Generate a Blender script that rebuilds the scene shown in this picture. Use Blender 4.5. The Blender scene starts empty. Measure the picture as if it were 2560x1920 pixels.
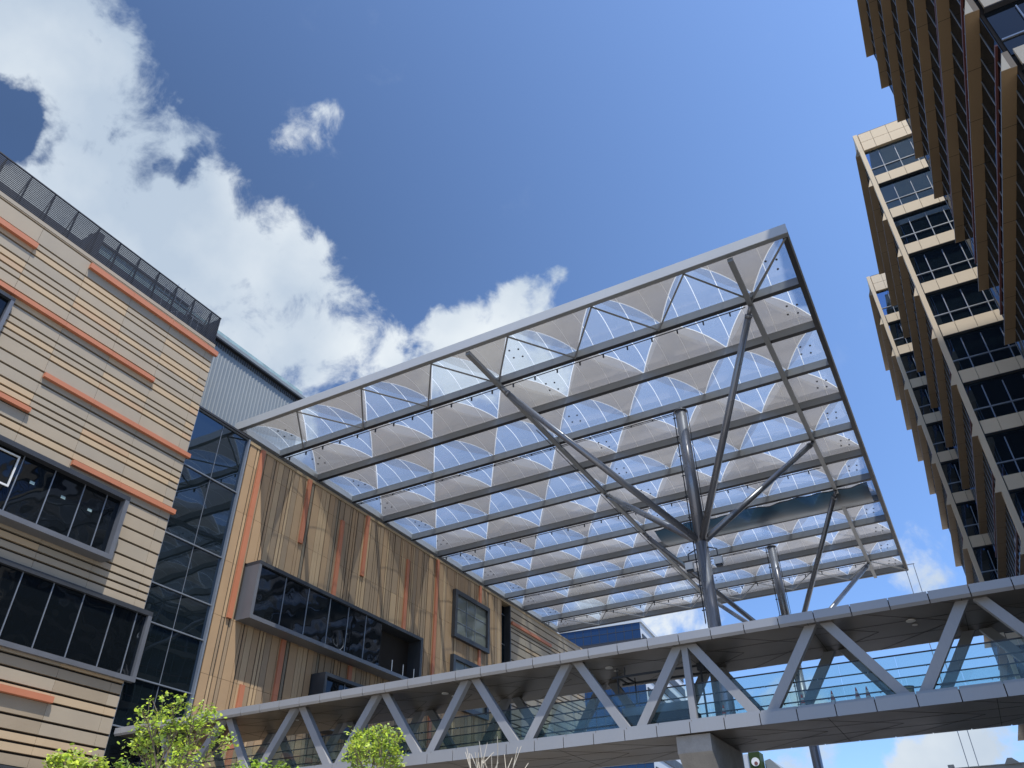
import bpy, bmesh, math, random
from mathutils import Vector, Matrix
R=math.radians
E=1.6                      # eye height above the plaza; builders below work relative to the eye
S=bpy.context.scene
C=S.collection
random.seed(7)
rnd=random.Random

# ------------------------------------------------------------------ materials
MATS={}
def nt(name):
    m=bpy.data.materials.new(name); m.use_nodes=True
    t=m.node_tree; t.nodes.clear()
    return m,t
def N(t,kind,**kw):
    n=t.nodes.new(kind)
    for k,v in kw.items():
        if k in n.inputs: n.inputs[k].default_value=v
        else: setattr(n,k,v)
    return n
def lk(t,a,b): t.links.new(a,b)
def pbr(name,col,rough=.6,metal=0.,var=.12,scale=.6,fine=14.,bump=0.,spec=.5,streak=False):
    m,t=nt(name)
    out=N(t,'ShaderNodeOutputMaterial'); b=N(t,'ShaderNodeBsdfPrincipled')
    b.inputs['Roughness'].default_value=rough; b.inputs['Metallic'].default_value=metal
    b.inputs['Specular IOR Level'].default_value=spec
    tc=N(t,'ShaderNodeTexCoord'); mp=N(t,'ShaderNodeMapping')
    if streak: mp.inputs['Scale'].default_value=(1.,1.,.12)
    n1=N(t,'ShaderNodeTexNoise'); n1.inputs['Scale'].default_value=scale; n1.inputs['Detail'].default_value=5
    n2=N(t,'ShaderNodeTexNoise'); n2.inputs['Scale'].default_value=fine; n2.inputs['Detail'].default_value=3
    lk(t,tc.outputs['Object'],mp.inputs[0]); lk(t,mp.outputs[0],n1.inputs['Vector']); lk(t,mp.outputs[0],n2.inputs['Vector'])
    mx=N(t,'ShaderNodeMath',operation='ADD'); lk(t,n1.outputs[0],mx.inputs[0])
    m2=N(t,'ShaderNodeMath',operation='MULTIPLY'); m2.inputs[1].default_value=.4; lk(t,n2.outputs[0],m2.inputs[0]); lk(t,m2.outputs[0],mx.inputs[1])
    mr=N(t,'ShaderNodeMapRange'); mr.inputs['From Min'].default_value=.35; mr.inputs['From Max'].default_value=1.05
    mr.inputs['To Min'].default_value=1-var; mr.inputs['To Max'].default_value=1+var; lk(t,mx.outputs[0],mr.inputs[0])
    vm=N(t,'ShaderNodeVectorMath',operation='SCALE'); vm.inputs[0].default_value=col[:3]; lk(t,mr.outputs[0],vm.inputs['Scale'])
    lk(t,vm.outputs[0],b.inputs['Base Color'])
    rr=N(t,'ShaderNodeMapRange'); rr.inputs['From Min'].default_value=.3; rr.inputs['From Max'].default_value=.7
    rr.inputs['To Min'].default_value=max(.02,rough-.06); rr.inputs['To Max'].default_value=min(1,rough+.06); lk(t,n1.outputs[0],rr.inputs[0]); lk(t,rr.outputs[0],b.inputs['Roughness'])
    if bump:
        bp=N(t,'ShaderNodeBump'); bp.inputs['Strength'].default_value=bump; bp.inputs['Distance'].default_value=.02
        lk(t,n2.outputs[0],bp.inputs['Height']); lk(t,bp.outputs[0],b.inputs['Normal'])
    lk(t,b.outputs[0],out.inputs[0]); MATS[name]=m
    return m
def glass(name,tint,refl,rough=.02,wave=.0,wscale=.35,ior=1.6,base=.0):
    """dark reflective facade glass: opaque dark body under a mirror coat"""
    m,t=nt(name)
    out=N(t,'ShaderNodeOutputMaterial'); d=N(t,'ShaderNodeBsdfDiffuse'); d.inputs[0].default_value=(*tint,1)
    g=N(t,'ShaderNodeBsdfGlossy'); g.inputs['Roughness'].default_value=rough; g.inputs['Color'].default_value=(*refl,1)
    f=N(t,'ShaderNodeFresnel'); f.inputs[0].default_value=ior
    mx=N(t,'ShaderNodeMixShader'); fb_=N(t,'ShaderNodeMath',operation='MULTIPLY_ADD'); fb_.inputs[1].default_value=1-base; fb_.inputs[2].default_value=base; lk(t,f.outputs[0],fb_.inputs[0]); lk(t,fb_.outputs[0],mx.inputs[0]); lk(t,d.outputs[0],mx.inputs[1]); lk(t,g.outputs[0],mx.inputs[2])
    if wave:
        tc=N(t,'ShaderNodeTexCoord'); n=N(t,'ShaderNodeTexNoise'); n.inputs['Scale'].default_value=wscale; n.inputs['Detail'].default_value=1
        lk(t,tc.outputs['Object'],n.inputs['Vector']); bp=N(t,'ShaderNodeBump'); bp.inputs['Strength'].default_value=wave; bp.inputs['Distance'].default_value=.3
        lk(t,n.outputs[0],bp.inputs['Height']); lk(t,bp.outputs[0],g.inputs['Normal'])
    lk(t,mx.outputs[0],out.inputs[0]); MATS[name]=m; return m
def film(name,trans,diff,dcol,tcol,rough,ior=1.5,back=.5):
    """thin sheet: see-through share, the rest diffuse / translucent, with a fresnel coat"""
    m,t=nt(name)
    out=N(t,'ShaderNodeOutputMaterial')
    tr=N(t,'ShaderNodeBsdfTransparent'); tr.inputs[0].default_value=(*tcol,1)
    d=N(t,'ShaderNodeBsdfDiffuse'); d.inputs[0].default_value=(*dcol,1)
    tl=N(t,'ShaderNodeBsdfTranslucent'); tl.inputs[0].default_value=(*dcol,1)
    m1=N(t,'ShaderNodeMixShader'); m1.inputs[0].default_value=back; lk(t,d.outputs[0],m1.inputs[1]); lk(t,tl.outputs[0],m1.inputs[2])
    m2=N(t,'ShaderNodeMixShader'); lk(t,tr.outputs[0],m2.inputs[1]); lk(t,m1.outputs[0],m2.inputs[2])
    tc=N(t,'ShaderNodeTexCoord'); n=N(t,'ShaderNodeTexNoise'); n.inputs['Scale'].default_value=.3; n.inputs['Detail'].default_value=2; lk(t,tc.outputs['Object'],n.inputs['Vector'])
    mr=N(t,'ShaderNodeMapRange'); mr.inputs['From Min'].default_value=.3; mr.inputs['From Max'].default_value=.7; mr.inputs['To Min'].default_value=diff*.93; mr.inputs['To Max'].default_value=min(1,diff*1.06); lk(t,n.outputs[0],mr.inputs[0]); lk(t,mr.outputs[0],m2.inputs[0])
    g=N(t,'ShaderNodeBsdfGlossy'); g.inputs['Roughness'].default_value=rough
    lw=N(t,'ShaderNodeLayerWeight'); lw.inputs[0].default_value=.5
    pw=N(t,'ShaderNodeMath',operation='POWER'); pw.inputs[1].default_value=4.; lk(t,lw.outputs['Facing'],pw.inputs[0])
    f0=((ior-1)/(ior+1))**2*2
    f=N(t,'ShaderNodeMath',operation='MULTIPLY_ADD'); f.inputs[1].default_value=1.-f0; f.inputs[2].default_value=f0; lk(t,pw.outputs[0],f.inputs[0])
    bp=N(t,'ShaderNodeBump'); bp.inputs['Strength'].default_value=.012; bp.inputs['Distance'].default_value=.12
    mp=N(t,'ShaderNodeMapping'); mp.inputs['Scale'].default_value=(.12,1.1,1.); n3=N(t,'ShaderNodeTexNoise'); n3.inputs['Scale'].default_value=.9; n3.inputs['Detail'].default_value=2
    lk(t,tc.outputs['Object'],mp.inputs[0]); lk(t,mp.outputs[0],n3.inputs['Vector']); lk(t,n3.outputs[0],bp.inputs['Height']); lk(t,bp.outputs[0],g.inputs['Normal'])
    m3=N(t,'ShaderNodeMixShader'); lk(t,f.outputs[0],m3.inputs[0]); lk(t,m2.outputs[0],m3.inputs[1]); lk(t,g.outputs[0],m3.inputs[2])
    lk(t,m3.outputs[0],out.inputs[0]); MATS[name]=m; return m

BEI1=pbr('panel_beige',(.33,.278,.205),.7,var=.07,fine=30)
BEI2=pbr('panel_beige_grey',(.31,.268,.205),.7,var=.07,fine=30)
YEL=pbr('panel_sand',(.43,.325,.205),.7,var=.08,fine=30)
YEL2=pbr('panel_apricot',(.43,.30,.185),.7,var=.08,fine=30)
TAN1=pbr('board_tan',(.355,.24,.135),.7,var=.1,fine=30)
TAN2=pbr('board_gold',(.42,.30,.175),.7,var=.1,fine=30)
TAN3=pbr('board_taupe',(.29,.21,.13),.7,var=.1,fine=30)
BRO=pbr('panel_brown',(.30,.225,.13),.7,var=.08,fine=30)
OLI=pbr('panel_olive',(.20,.165,.115),.7,var=.08,fine=30)
ORA=pbr('panel_orange',(.42,.155,.08),.6,var=.07,fine=30)
SLOT=pbr('slot_dark',(.018,.014,.011),.9,var=.2)
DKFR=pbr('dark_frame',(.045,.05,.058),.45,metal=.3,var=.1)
GRFR=pbr('grey_frame',(.15,.16,.178),.4,metal=.35,var=.08)
MULL=pbr('mullion_grey',(.25,.28,.32),.4,metal=.5,var=.06)
STEEL=pbr('canopy_steel',(.26,.275,.285),.42,metal=.25,var=.07,scale=.25)
FASC=pbr('canopy_fascia_paint',(.43,.45,.46),.4,metal=.1,var=.05,scale=.2)
COLM=pbr('column_paint',(.24,.25,.275),.28,metal=.45,var=.06,scale=.3)
DARKM=pbr('dark_metal',(.035,.037,.042),.5,metal=.3,var=.15)

CLAD=pbr('bridge_panel',(.295,.305,.32),.38,metal=.15,var=.05,scale=.4,streak=True)
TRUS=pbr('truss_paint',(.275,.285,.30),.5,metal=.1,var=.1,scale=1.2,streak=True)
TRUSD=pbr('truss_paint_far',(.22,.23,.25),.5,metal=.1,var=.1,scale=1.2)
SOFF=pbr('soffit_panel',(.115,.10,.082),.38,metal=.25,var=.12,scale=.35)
CONC=pbr('concrete',(.30,.285,.26),.85,var=.28,scale=1.6,fine=22,bump=.3)
CREAM=pbr('tower_cream',(.60,.50,.355),.55,var=.05,scale=.3)
BRONZ=pbr('tower_bronze',(.27,.195,.115),.45,metal=.15,var=.12,scale=.3)
REDM=pbr('tower_red_trim',(.14,.05,.045),.5,var=.1)
CORR=pbr('corrugated_grey',(.19,.215,.225),.55,metal=.1,var=.06,scale=.3)
TEAL=pbr('teal_glass',(.26,.36,.36),.15,var=.3,scale=1.3)
PLAZA=pbr('plaza_paving',(.33,.31,.28),.85,var=.15,scale=.1)
ROOFW=pbr('roof_cream',(.62,.58,.48),.7,var=.06)
FARW=pbr('far_white',(.42,.46,.50),.6,var=.06,scale=.05)
BARK=pbr('bark',(.17,.13,.09),.9,var=.25,scale=8,fine=40,bump=.5)
TWIG=pbr('bare_twig',(.55,.50,.40),.8,var=.2,scale=8)
CONER=pbr('cone_orange',(.62,.07,.025),.5,var=.06)
CONEW=pbr('cone_white',(.75,.75,.74),.5,var=.05)
RUBB=pbr('rubber',(.03,.03,.03),.8,var=.1)
WHITEL=pbr('lamp_housing',(.62,.63,.62),.4,var=.05)
YELM=pbr('yellow_plastic',(.35,.26,.05),.6,var=.1)
GW=glass('curtain_glass',(.006,.010,.013),(.50,.62,.75),.015,wave=.10,wscale=.25,ior=1.7,base=.10)
GB=glass('window_glass',(.005,.007,.009),(.42,.47,.55),.02,wave=.12,wscale=.45,ior=1.55,base=.02)
GT=glass('tower_glass',(.006,.012,.018),(.45,.66,1.),.01,wave=.03,wscale=.3,ior=1.8,base=.32)
GF=glass('far_blue_glass',(.012,.03,.07),(.40,.52,.75),.05,wave=.05,wscale=.1,ior=1.6,base=.03)
GPALE=glass('pale_grey_glass',(.17,.19,.17),(.5,.55,.6),.03,wave=.1,ior=1.5)  # pale grey-green body under the mirror coat
SEAM=film('seam_white',0,.97,(.93,.94,.95),(1,1,1),.5,ior=1.05,back=.85)
CLR=film('film_clear',0,.40,(.42,.50,.60),(.90,.955,1.),.08,ior=1.3,back=.55)
CLR2=film('film_clear_inner',0,.07,(.5,.56,.64),(.96,.98,1.),.06,ior=1.3,back=.55)
FRT2=film('film_printed_inner',0,.30,(.38,.365,.345),(.95,.96,.97),.09,ior=1.3,back=.5)
FRT=film('film_printed',0,.86,(.35,.335,.31),(.93,.94,.95),.1,ior=1.3,back=.52)
RAILG=film('rail_glass',0,.03,(.30,.45,.45),(.86,.925,.91),.02,ior=1.3,back=.3)
TARP=film('navy_tarpaulin',0,.90,(.012,.04,.065),(.35,.55,.75),.3,ior=1.12,back=.35)
PLAST=film('torn_plastic',0,.35,(.6,.62,.62),(1,1,1),.1,ior=1.35)
def leafmat(name,col):
    m,t=nt(name)
    out=N(t,'ShaderNodeOutputMaterial'); d=N(t,'ShaderNodeBsdfPrincipled'); tl=N(t,'ShaderNodeBsdfTranslucent')
    at=N(t,'ShaderNodeAttribute'); at.attribute_name='lv'
    mr=N(t,'ShaderNodeMapRange'); mr.inputs['To Min'].default_value=.35; mr.inputs['To Max'].default_value=1.5; lk(t,at.outputs['Fac'],mr.inputs[0])
    vm=N(t,'ShaderNodeVectorMath',operation='SCALE'); vm.inputs[0].default_value=col; lk(t,mr.outputs[0],vm.inputs['Scale'])
    lk(t,vm.outputs[0],d.inputs['Base Color']); d.inputs['Roughness'].default_value=.45
    v2=N(t,'ShaderNodeVectorMath',operation='MULTIPLY'); v2.inputs[1].default_value=(1.5,1.6,.6); lk(t,vm.outputs[0],v2.inputs[0]); lk(t,v2.outputs[0],tl.inputs[0])
    mx=N(t,'ShaderNodeMixShader'); mx.inputs[0].default_value=.5; lk(t,d.outputs[0],mx.inputs[1]); lk(t,tl.outputs[0],mx.inputs[2]); lk(t,mx.outputs[0],out.inputs[0])
    MATS[name]=m; return m
LF1=leafmat('leaf_green',(.27,.36,.10)); LF2=leafmat('leaf_lime',(.40,.46,.12)); LF3=leafmat('leaf_deep',(.15,.24,.07))

# ------------------------------------------------------------------ builders
class MB:
    def __init__(s): s.v=[]; s.f=[]; s.m=[]; s.mats=[]; s.smooth=False
    def mi(s,mat):
        if mat not in s.mats: s.mats.append(mat)
        return s.mats.index(mat)
    def poly(s,pts,mat):
        b=len(s.v); s.v+= [tuple(p) for p in pts]; s.f.append(tuple(range(b,b+len(pts)))); s.m.append(s.mi(mat)); return s
    def box(s,x0,x1,y0,y1,z0,z1,mat):
        b=len(s.v)
        s.v+=[(x0,y0,z0),(x1,y0,z0),(x1,y1,z0),(x0,y1,z0),(x0,y0,z1),(x1,y0,z1),(x1,y1,z1),(x0,y1,z1)]
        i=s.mi(mat)
        for q in ((0,3,2,1),(4,5,6,7),(0,1,5,4),(1,2,6,5),(2,3,7,6),(3,0,4,7)):
            s.f.append(tuple(b+k for k in q)); s.m.append(i)
        return s
    def prism(s,prof,axis,a0,a1,mat):
        """profile of 2D points swept along an axis; axis 'y': prof=(x,z); 'x': (y,z); 'z': (x,y)"""
        n=len(prof); b=len(s.v); i=s.mi(mat)
        for a in (a0,a1):
            for p,q in prof: s.v.append({'y':(p,a,q),'x':(a,p,q),'z':(p,q,a)}[axis])
        s.f.append(tuple(b+k for k in range(n))); s.m.append(i)
        s.f.append(tuple(b+n+k for k in reversed(range(n)))); s.m.append(i)
        for k in range(n):
            k2=(k+1)%n; s.f.append((b+k2,b+k,b+n+k,b+n+k2)); s.m.append(i)
        return s
    def tube(s,p,q,r0,mat,r1=None,n=14,caps=True):
        p=Vector(p); q=Vector(q); r1=r0 if r1 is None else r1
        d=(q-p).normalized(); a=d.orthogonal().normalized(); c=d.cross(a); b=len(s.v); i=s.mi(mat)
        for P,rr in ((p,r0),(q,r1)):
            for k in range(n):
                t=2*math.pi*k/n; s.v.append(tuple(P+(a*math.cos(t)+c*math.sin(t))*rr))
        for k in range(n):
            k2=(k+1)%n; s.f.append((b+k,b+k2,b+n+k2,b+n+k)); s.m.append(i)
        if caps:
            s.f.append(tuple(b+k for k in reversed(range(n)))); s.m.append(i)
            s.f.append(tuple(b+n+k for k in range(n))); s.m.append(i)
        return s
    def bar(s,p,q,w,h,mat,up=(0,0,1)):
        """rectangular bar between two points: w across, h along up"""
        p=Vector(p); q=Vector(q); d=(q-p).normalized(); a=d.cross(Vector(up)).normalized(); c=a.cross(d); b=len(s.v); i=s.mi(mat)
        for P in (p,q):
            for x,y in ((-1,-1),(1,-1),(1,1),(-1,1)): s.v.append(tuple(P+a*(x*w/2)+c*(y*h/2)))
        for k in range(4):
            k2=(k+1)%4; s.f.append((b+k,b+k2,b+4+k2,b+4+k)); s.m.append(i)
        s.f.append((b+3,b+2,b+1,b)); s.m.append(i); s.f.append((b+4,b+5,b+6,b+7)); s.m.append(i)
        return s
    def build(s,name,parent=None,smooth=False,attr=None,raw=False):
        """vertices are eye-relative world coordinates unless raw (then local to the parent)"""
        me=bpy.data.meshes.new(name)
        if raw or parent is None: off=Vector((0,0,0))
        else: off=Vector(parent.location)
        zz=0 if raw else E
        vs=[(x-off.x,y-off.y,z+zz-off.z) for x,y,z in s.v]
        if parent is None and not raw and vs:
            xs=[v[0] for v in vs]; ys=[v[1] for v in vs]; z0=min(v[2] for v in vs)
            c=((min(xs)+max(xs))/2,(min(ys)+max(ys))/2,z0); vs=[(v[0]-c[0],v[1]-c[1],v[2]-c[2]) for v in vs]
        me.from_pydata(vs,[],s.f); me.update()
        for m in s.mats: me.materials.append(m)
        me.polygons.foreach_set('material_index',s.m)
        if smooth: me.polygons.foreach_set('use_smooth',[True]*len(s.f))
        if attr:
            a=me.attributes.new('lv','FLOAT','FACE'); a.data.foreach_set('value',attr)
        bm=bmesh.new(); bm.from_mesh(me)
        if smooth: bmesh.ops.remove_doubles(bm,verts=bm.verts,dist=.002)
        if not attr and not smooth: bmesh.ops.recalc_face_normals(bm,faces=bm.faces)
        bm.to_mesh(me); bm.free()
        o=bpy.data.objects.new(name,me); C.objects.link(o)
        if parent is not None: o.parent=parent
        elif not raw: o.location=c
        return o
def thing(name,label,cat,loc,rz=0,group=None):
    o=bpy.data.objects.new(name,None); C.objects.link(o); o.location=(loc[0],loc[1],loc[2]+E); o.rotation_euler=(0,0,rz)
    o['label']=label; o['category']=cat
    if group: o['group']=group
    o.empty_display_size=1
    return o
def tag(o,label,cat,group=None):
    o['label']=label; o['category']=cat
    if group: o['group']=group
    return o
def struct(o,kind='structure'): o['kind']=kind; return o

# ------------------------------------------------------------------ camera
f=1940.9; yaw,pit,rol=R(-28.7325),R(35.638),R(-.4669)
fw=Vector((math.sin(yaw)*math.cos(pit),math.cos(yaw)*math.cos(pit),math.sin(pit)))
r_=Vector((math.cos(yaw),-math.sin(yaw),0)); u_=r_.cross(fw)
rt=math.cos(rol)*r_+math.sin(rol)*u_; up=-math.sin(rol)*r_+math.cos(rol)*u_
cam=bpy.data.cameras.new('camera'); co=bpy.data.objects.new('camera',cam); C.objects.link(co)
co.matrix_world=Matrix(((rt.x,up.x,-fw.x,0),(rt.y,up.y,-fw.y,0),(rt.z,up.z,-fw.z,E),(0,0,0,1)))
cam.sensor_width=36; cam.lens=36*f/2560; cam.clip_end=5000; cam.clip_start=.1
S.camera=co
def pxdir(x,y): return (rt*((x-1280)/f)+up*(-(y-960)/f)+fw).normalized()

# ------------------------------------------------------------------ light
SUN=Vector((1,-.75,2.85)).normalized()
sl=bpy.data.lights.new('sun','SUN'); sl.energy=5.0; sl.angle=R(.53); sl.color=(1,.93,.83)
so=bpy.data.objects.new('sun',sl); C.objects.link(so); so.rotation_euler=SUN.to_track_quat('Z','Y').to_euler(); so.location=(40,-30,150)
W=bpy.data.worlds.new('World'); S.world=W; W.use_nodes=True; t=W.node_tree; t.nodes.clear()
out=N(t,'ShaderNodeOutputWorld'); bg=N(t,'ShaderNodeBackground'); sky=N(t,'ShaderNodeTexSky'); sky.sky_type='NISHITA'; sky.sun_disc=False
sky.sun_elevation=math.asin(SUN.z); sky.sun_rotation=math.atan2(SUN.x,SUN.y); sky.air_density=1.0; sky.dust_density=.6; sky.ozone_density=2.0; sky.altitude=0
tc=N(t,'ShaderNodeTexCoord'); D=tc.outputs['Generated']
nrm=N(t,'ShaderNodeVectorMath',operation='NORMALIZE'); lk(t,D,nrm.inputs[0])
# altitude-plane coordinates so that clouds foreshorten towards the horizon like a real deck
n1=N(t,'ShaderNodeTexNoise'); n1.inputs['Scale'].default_value=5.2; n1.inputs['Detail'].default_value=9; n1.inputs['Roughness'].default_value=.60; n1.inputs['Distortion'].default_value=.25
lk(t,nrm.outputs[0],n1.inputs['Vector'])
blobs=[(20,30,200,1),(110,170,150,1),(200,330,170,1),(40,560,200,1),(250,480,190,1),(350,310,80,.8),(440,390,110,.85),(520,450,50,.7),(560,520,70,.75),(430,600,190,1),(570,690,160,1),
(650,620,60,.8),(680,760,140,1),(770,800,80,.85),(860,870,100,.9),(960,880,60,.75),(560,900,220,1),(250,700,220,1),
(1160,860,95,.95),(1240,800,70,.85),(1310,775,48,.72),(1290,890,90,.9),(1340,715,34,.50),(775,335,64,.37),(735,378,44,.40),(825,305,46,.42),(860,690,30,.36),(540,260,30,.30),
(1690,1570,130,.75),(1500,1560,110,.8),(2400,1890,110,.85),(2270,1920,80,.8),(1950,1900,150,.62),(1750,1900,120,.6),(2285,1405,70,.50),(2500,1700,110,.6)]
nw=N(t,'ShaderNodeTexNoise'); nw.inputs['Scale'].default_value=5.5; nw.inputs['Detail'].default_value=6; nw.inputs['Roughness'].default_value=.6; lk(t,nrm.outputs[0],nw.inputs['Vector'])
ws=N(t,'ShaderNodeVectorMath',operation='SUBTRACT'); ws.inputs[1].default_value=(.5,.5,.5); lk(t,nw.outputs['Color'],ws.inputs[0])
wm=N(t,'ShaderNodeVectorMath',operation='SCALE'); wm.inputs['Scale'].default_value=.16; lk(t,ws.outputs[0],wm.inputs[0])
wa=N(t,'ShaderNodeVectorMath',operation='ADD'); lk(t,nrm.outputs[0],wa.inputs[0]); lk(t,wm.outputs[0],wa.inputs[1])
wv=N(t,'ShaderNodeVectorMath',operation='NORMALIZE'); lk(t,wa.outputs[0],wv.inputs[0])
acc=None
for (x,y,rp,am) in blobs:
    d=pxdir(x,y); th=math.atan(rp/f)*(1/(1+((x-1280)**2+(y-960)**2)/f**2))**.75
    vd=N(t,'ShaderNodeVectorMath',operation='DOT_PRODUCT'); lk(t,wv.outputs[0],vd.inputs[0]); vd.inputs[1].default_value=d
    mr=N(t,'ShaderNodeMapRange'); mr.inputs['From Min'].default_value=math.cos(th*1.75); mr.inputs['From Max'].default_value=1.; mr.inputs['To Min'].default_value=0.; mr.inputs['To Max'].default_value=am
    lk(t,vd.outputs['Value'],mr.inputs[0])
    if acc is None: acc=mr.outputs[0]
    else:
        sm=N(t,'ShaderNodeMath',operation='SMOOTH_MAX'); sm.inputs[2].default_value=.08; lk(t,acc,sm.inputs[0]); lk(t,mr.outputs[0],sm.inputs[1]); acc=sm.outputs[0]
acc0=acc
for (x,y,rp,a) in [(-30,290,55,.6),(20,330,42,.45),(485,490,32,.3),(445,460,26,.25),(500,420,26,.3),(110,360,30,.3)]:
    d=pxdir(x,y); th=rp/f*.8
    vd=N(t,'ShaderNodeVectorMath',operation='DOT_PRODUCT'); lk(t,wv.outputs[0],vd.inputs[0]); vd.inputs[1].default_value=d
    mr=N(t,'ShaderNodeMapRange'); mr.interpolation_type='SMOOTHSTEP'; mr.inputs['From Min'].default_value=math.cos(th*2.2); mr.inputs['From Max'].default_value=1.; mr.inputs['To Min'].default_value=0.; mr.inputs['To Max'].default_value=a; lk(t,vd.outputs['Value'],mr.inputs[0])
    sb=N(t,'ShaderNodeMath',operation='SUBTRACT'); lk(t,acc,sb.inputs[0]); lk(t,mr.outputs[0],sb.inputs[1]); acc=sb.outputs[0]
na=N(t,'ShaderNodeMath',operation='MULTIPLY_ADD'); na.inputs[1].default_value=1.5; na.inputs[2].default_value=-.75; lk(t,n1.outputs[0],na.inputs[0])
nf=N(t,'ShaderNodeTexNoise'); nf.inputs['Scale'].default_value=17; nf.inputs['Detail'].default_value=9; nf.inputs['Roughness'].default_value=.62; nf.inputs['Distortion'].default_value=.4; lk(t,nrm.outputs[0],nf.inputs['Vector'])
nb=N(t,'ShaderNodeMath',operation='MULTIPLY_ADD'); nb.inputs[1].default_value=1.5; nb.inputs[2].default_value=-.75; lk(t,nf.outputs[0],nb.inputs[0])
s1=N(t,'ShaderNodeMath',operation='ADD'); lk(t,acc,s1.inputs[0]); lk(t,na.outputs[0],s1.inputs[1])
s2=N(t,'ShaderNodeMath',operation='ADD'); lk(t,s1.outputs[0],s2.inputs[0]); lk(t,nb.outputs[0],s2.inputs[1])
mk=N(t,'ShaderNodeMapRange'); mk.interpolation_type='SMOOTHSTEP'; mk.inputs['From Min'].default_value=.30; mk.inputs['From Max'].default_value=.78; lk(t,s2.outputs[0],mk.inputs[0])
mk2=N(t,'ShaderNodeMapRange'); mk2.interpolation_type='SMOOTHSTEP'; mk2.inputs['From Min'].default_value=.0; mk2.inputs['From Max'].default_value=.4; lk(t,acc0,mk2.inputs[0])
mm=N(t,'ShaderNodeMath',operation='MULTIPLY'); lk(t,mk.outputs[0],mm.inputs[0]); lk(t,mk2.outputs[0],mm.inputs[1])
# cloud body: lit rims white, thick middles blue-grey
n4=N(t,'ShaderNodeTexNoise'); n4.inputs['Scale'].default_value=4.; n4.inputs['Detail'].default_value=6; n4.inputs['Roughness'].default_value=.5
mo=N(t,'ShaderNodeMapping'); mo.inputs['Location'].default_value=(3,1,2); lk(t,nrm.outputs[0],mo.inputs[0]); lk(t,mo.outputs[0],n4.inputs['Vector'])
cr=N(t,'ShaderNodeMapRange'); cr.inputs['From Min'].default_value=.38; cr.inputs['From Max'].default_value=.66; lk(t,n4.outputs[0],cr.inputs[0])
cm=N(t,'ShaderNodeMixRGB'); cm.inputs[1].default_value=(3.5,4.2,5.1,1); cm.inputs[2].default_value=(5.9,6.3,6.6,1); lk(t,cr.outputs[0],cm.inputs[0])
mx=N(t,'ShaderNodeMixRGB'); lk(t,mm.outputs[0],mx.inputs[0]); gd=N(t,'ShaderNodeVectorMath',operation='MULTIPLY'); 
sx=N(t,'ShaderNodeSeparateXYZ'); lk(t,nrm.outputs[0],sx.inputs[0])
# the sunward side of the sky is the bright one
fx=N(t,'ShaderNodeMapRange'); fx.inputs['From Min'].default_value=-.72; fx.inputs['From Max'].default_value=.12; fx.inputs['To Min'].default_value=.56; fx.inputs['To Max'].default_value=1.72; lk(t,sx.outputs[0],fx.inputs[0])
hz=N(t,'ShaderNodeMapRange'); hz.inputs['From Min'].default_value=.12; hz.inputs['From Max'].default_value=.7; lk(t,sx.outputs[2],hz.inputs[0])
fm_=N(t,'ShaderNodeMixRGB'); fm_.inputs[1].default_value=(.92,1.14,1.50,1); lk(t,hz.outputs[0],fm_.inputs[0])
fc=N(t,'ShaderNodeVectorMath',operation='SCALE'); fc.inputs[0].default_value=(.875,1.,1.16); lk(t,fx.outputs[0],fc.inputs['Scale']); lk(t,fc.outputs[0],fm_.inputs[2]); lk(t,fm_.outputs[0],gd.inputs[1])
lk(t,sky.outputs[0],gd.inputs[0]); lk(t,gd.outputs[0],mx.inputs[1]); lk(t,cm.outputs[0],mx.inputs[2])
bg.inputs['Strength'].default_value=.114
lk(t,mx.outputs[0],bg.inputs[0]); lk(t,bg.outputs[0],out.inputs[0])

# ------------------------------------------------------------------ ground
g=MB(); g.poly([(-1500,-1500,-E),(1500,-1500,-E),(1500,1500,-E),(-1500,1500,-E)],PLAZA); struct(g.build('ground',raw=False))

# ------------------------------------------------------------------ block 1: mall wing with horizontal boards
XB=-50.4
mall=thing('mall_building','mall wing of horizontal beige boards with orange fins and a dark rooftop louvre screen','building',(XB-12,15,-E))
core=MB(); core.box(XB-25,XB-.205,-20,35.62,-E,44.1,SLOT); core.box(XB-25,XB-.0,-20,35.62,44.1,44.42,BEI2); core.build('core',mall)
J=[2.45,6.5,10.55,14.6,18.66,22.76,26.82,30.84,34.82,35.72]
def rows(zs): return [(zs[i+1],zs[i]) for i in range(len(zs)-1)]
slots=[44.1,43.90,42.39,41.86,41.28,40.33,39.76,39.22,38.68,37.79,37.25,36.68,35.74,35.19,34.67,34.16,33.05,32.13,31.19,30.63,30.11,29.58,28.59,28.0,26.95]
slots2=[26.95,26.11,25.05,24.06,22.98,22.11,21.54,20.99,20.43,19.72]
slots3=[14.95,14.54,13.82,12.98,12.38,11.28,10.43,9.87,9.28,8.55]
slots4=[4.4,3.5,2.9,1.8,1.0,-.2,-1.6]
yel={(41.28,41.86),(39.22,39.76),(36.68,37.25),(34.16,34.67),(30.11,30.63),(28.0,28.59),(37.25,37.79)}
rg=rnd(3)
cl=MB()
def clad(zs,hole=None,low=False):
    for a,b in rows(zs):
        h=b-a
        for j in range(len(J)-1):
            y0,y1=J[j]+.012,J[j+1]-.012
            if hole and hole[2]<(a+b)/2<hole[3]:
                if y1<=hole[1] : continue
                y0=max(y0,hole[1])
            if (a,b) in yel or (low and h<.62) : m=rg.choice([YEL,YEL,YEL2]) if (j*7+int(a*3))%5 else BEI1
            elif h<.6: m=rg.choice([BEI1,BEI2,YEL,BEI1])
            else: m=rg.choice([BEI1,BEI2,BEI2,BEI1])
            if low and m in (BEI1,BEI2) and h>=.62: m=rg.choice([BRO2,BRO2,BEI1])
            cl.box(XB-.20,XB,y0,y1,a+.078,b-.078,m)
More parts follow.
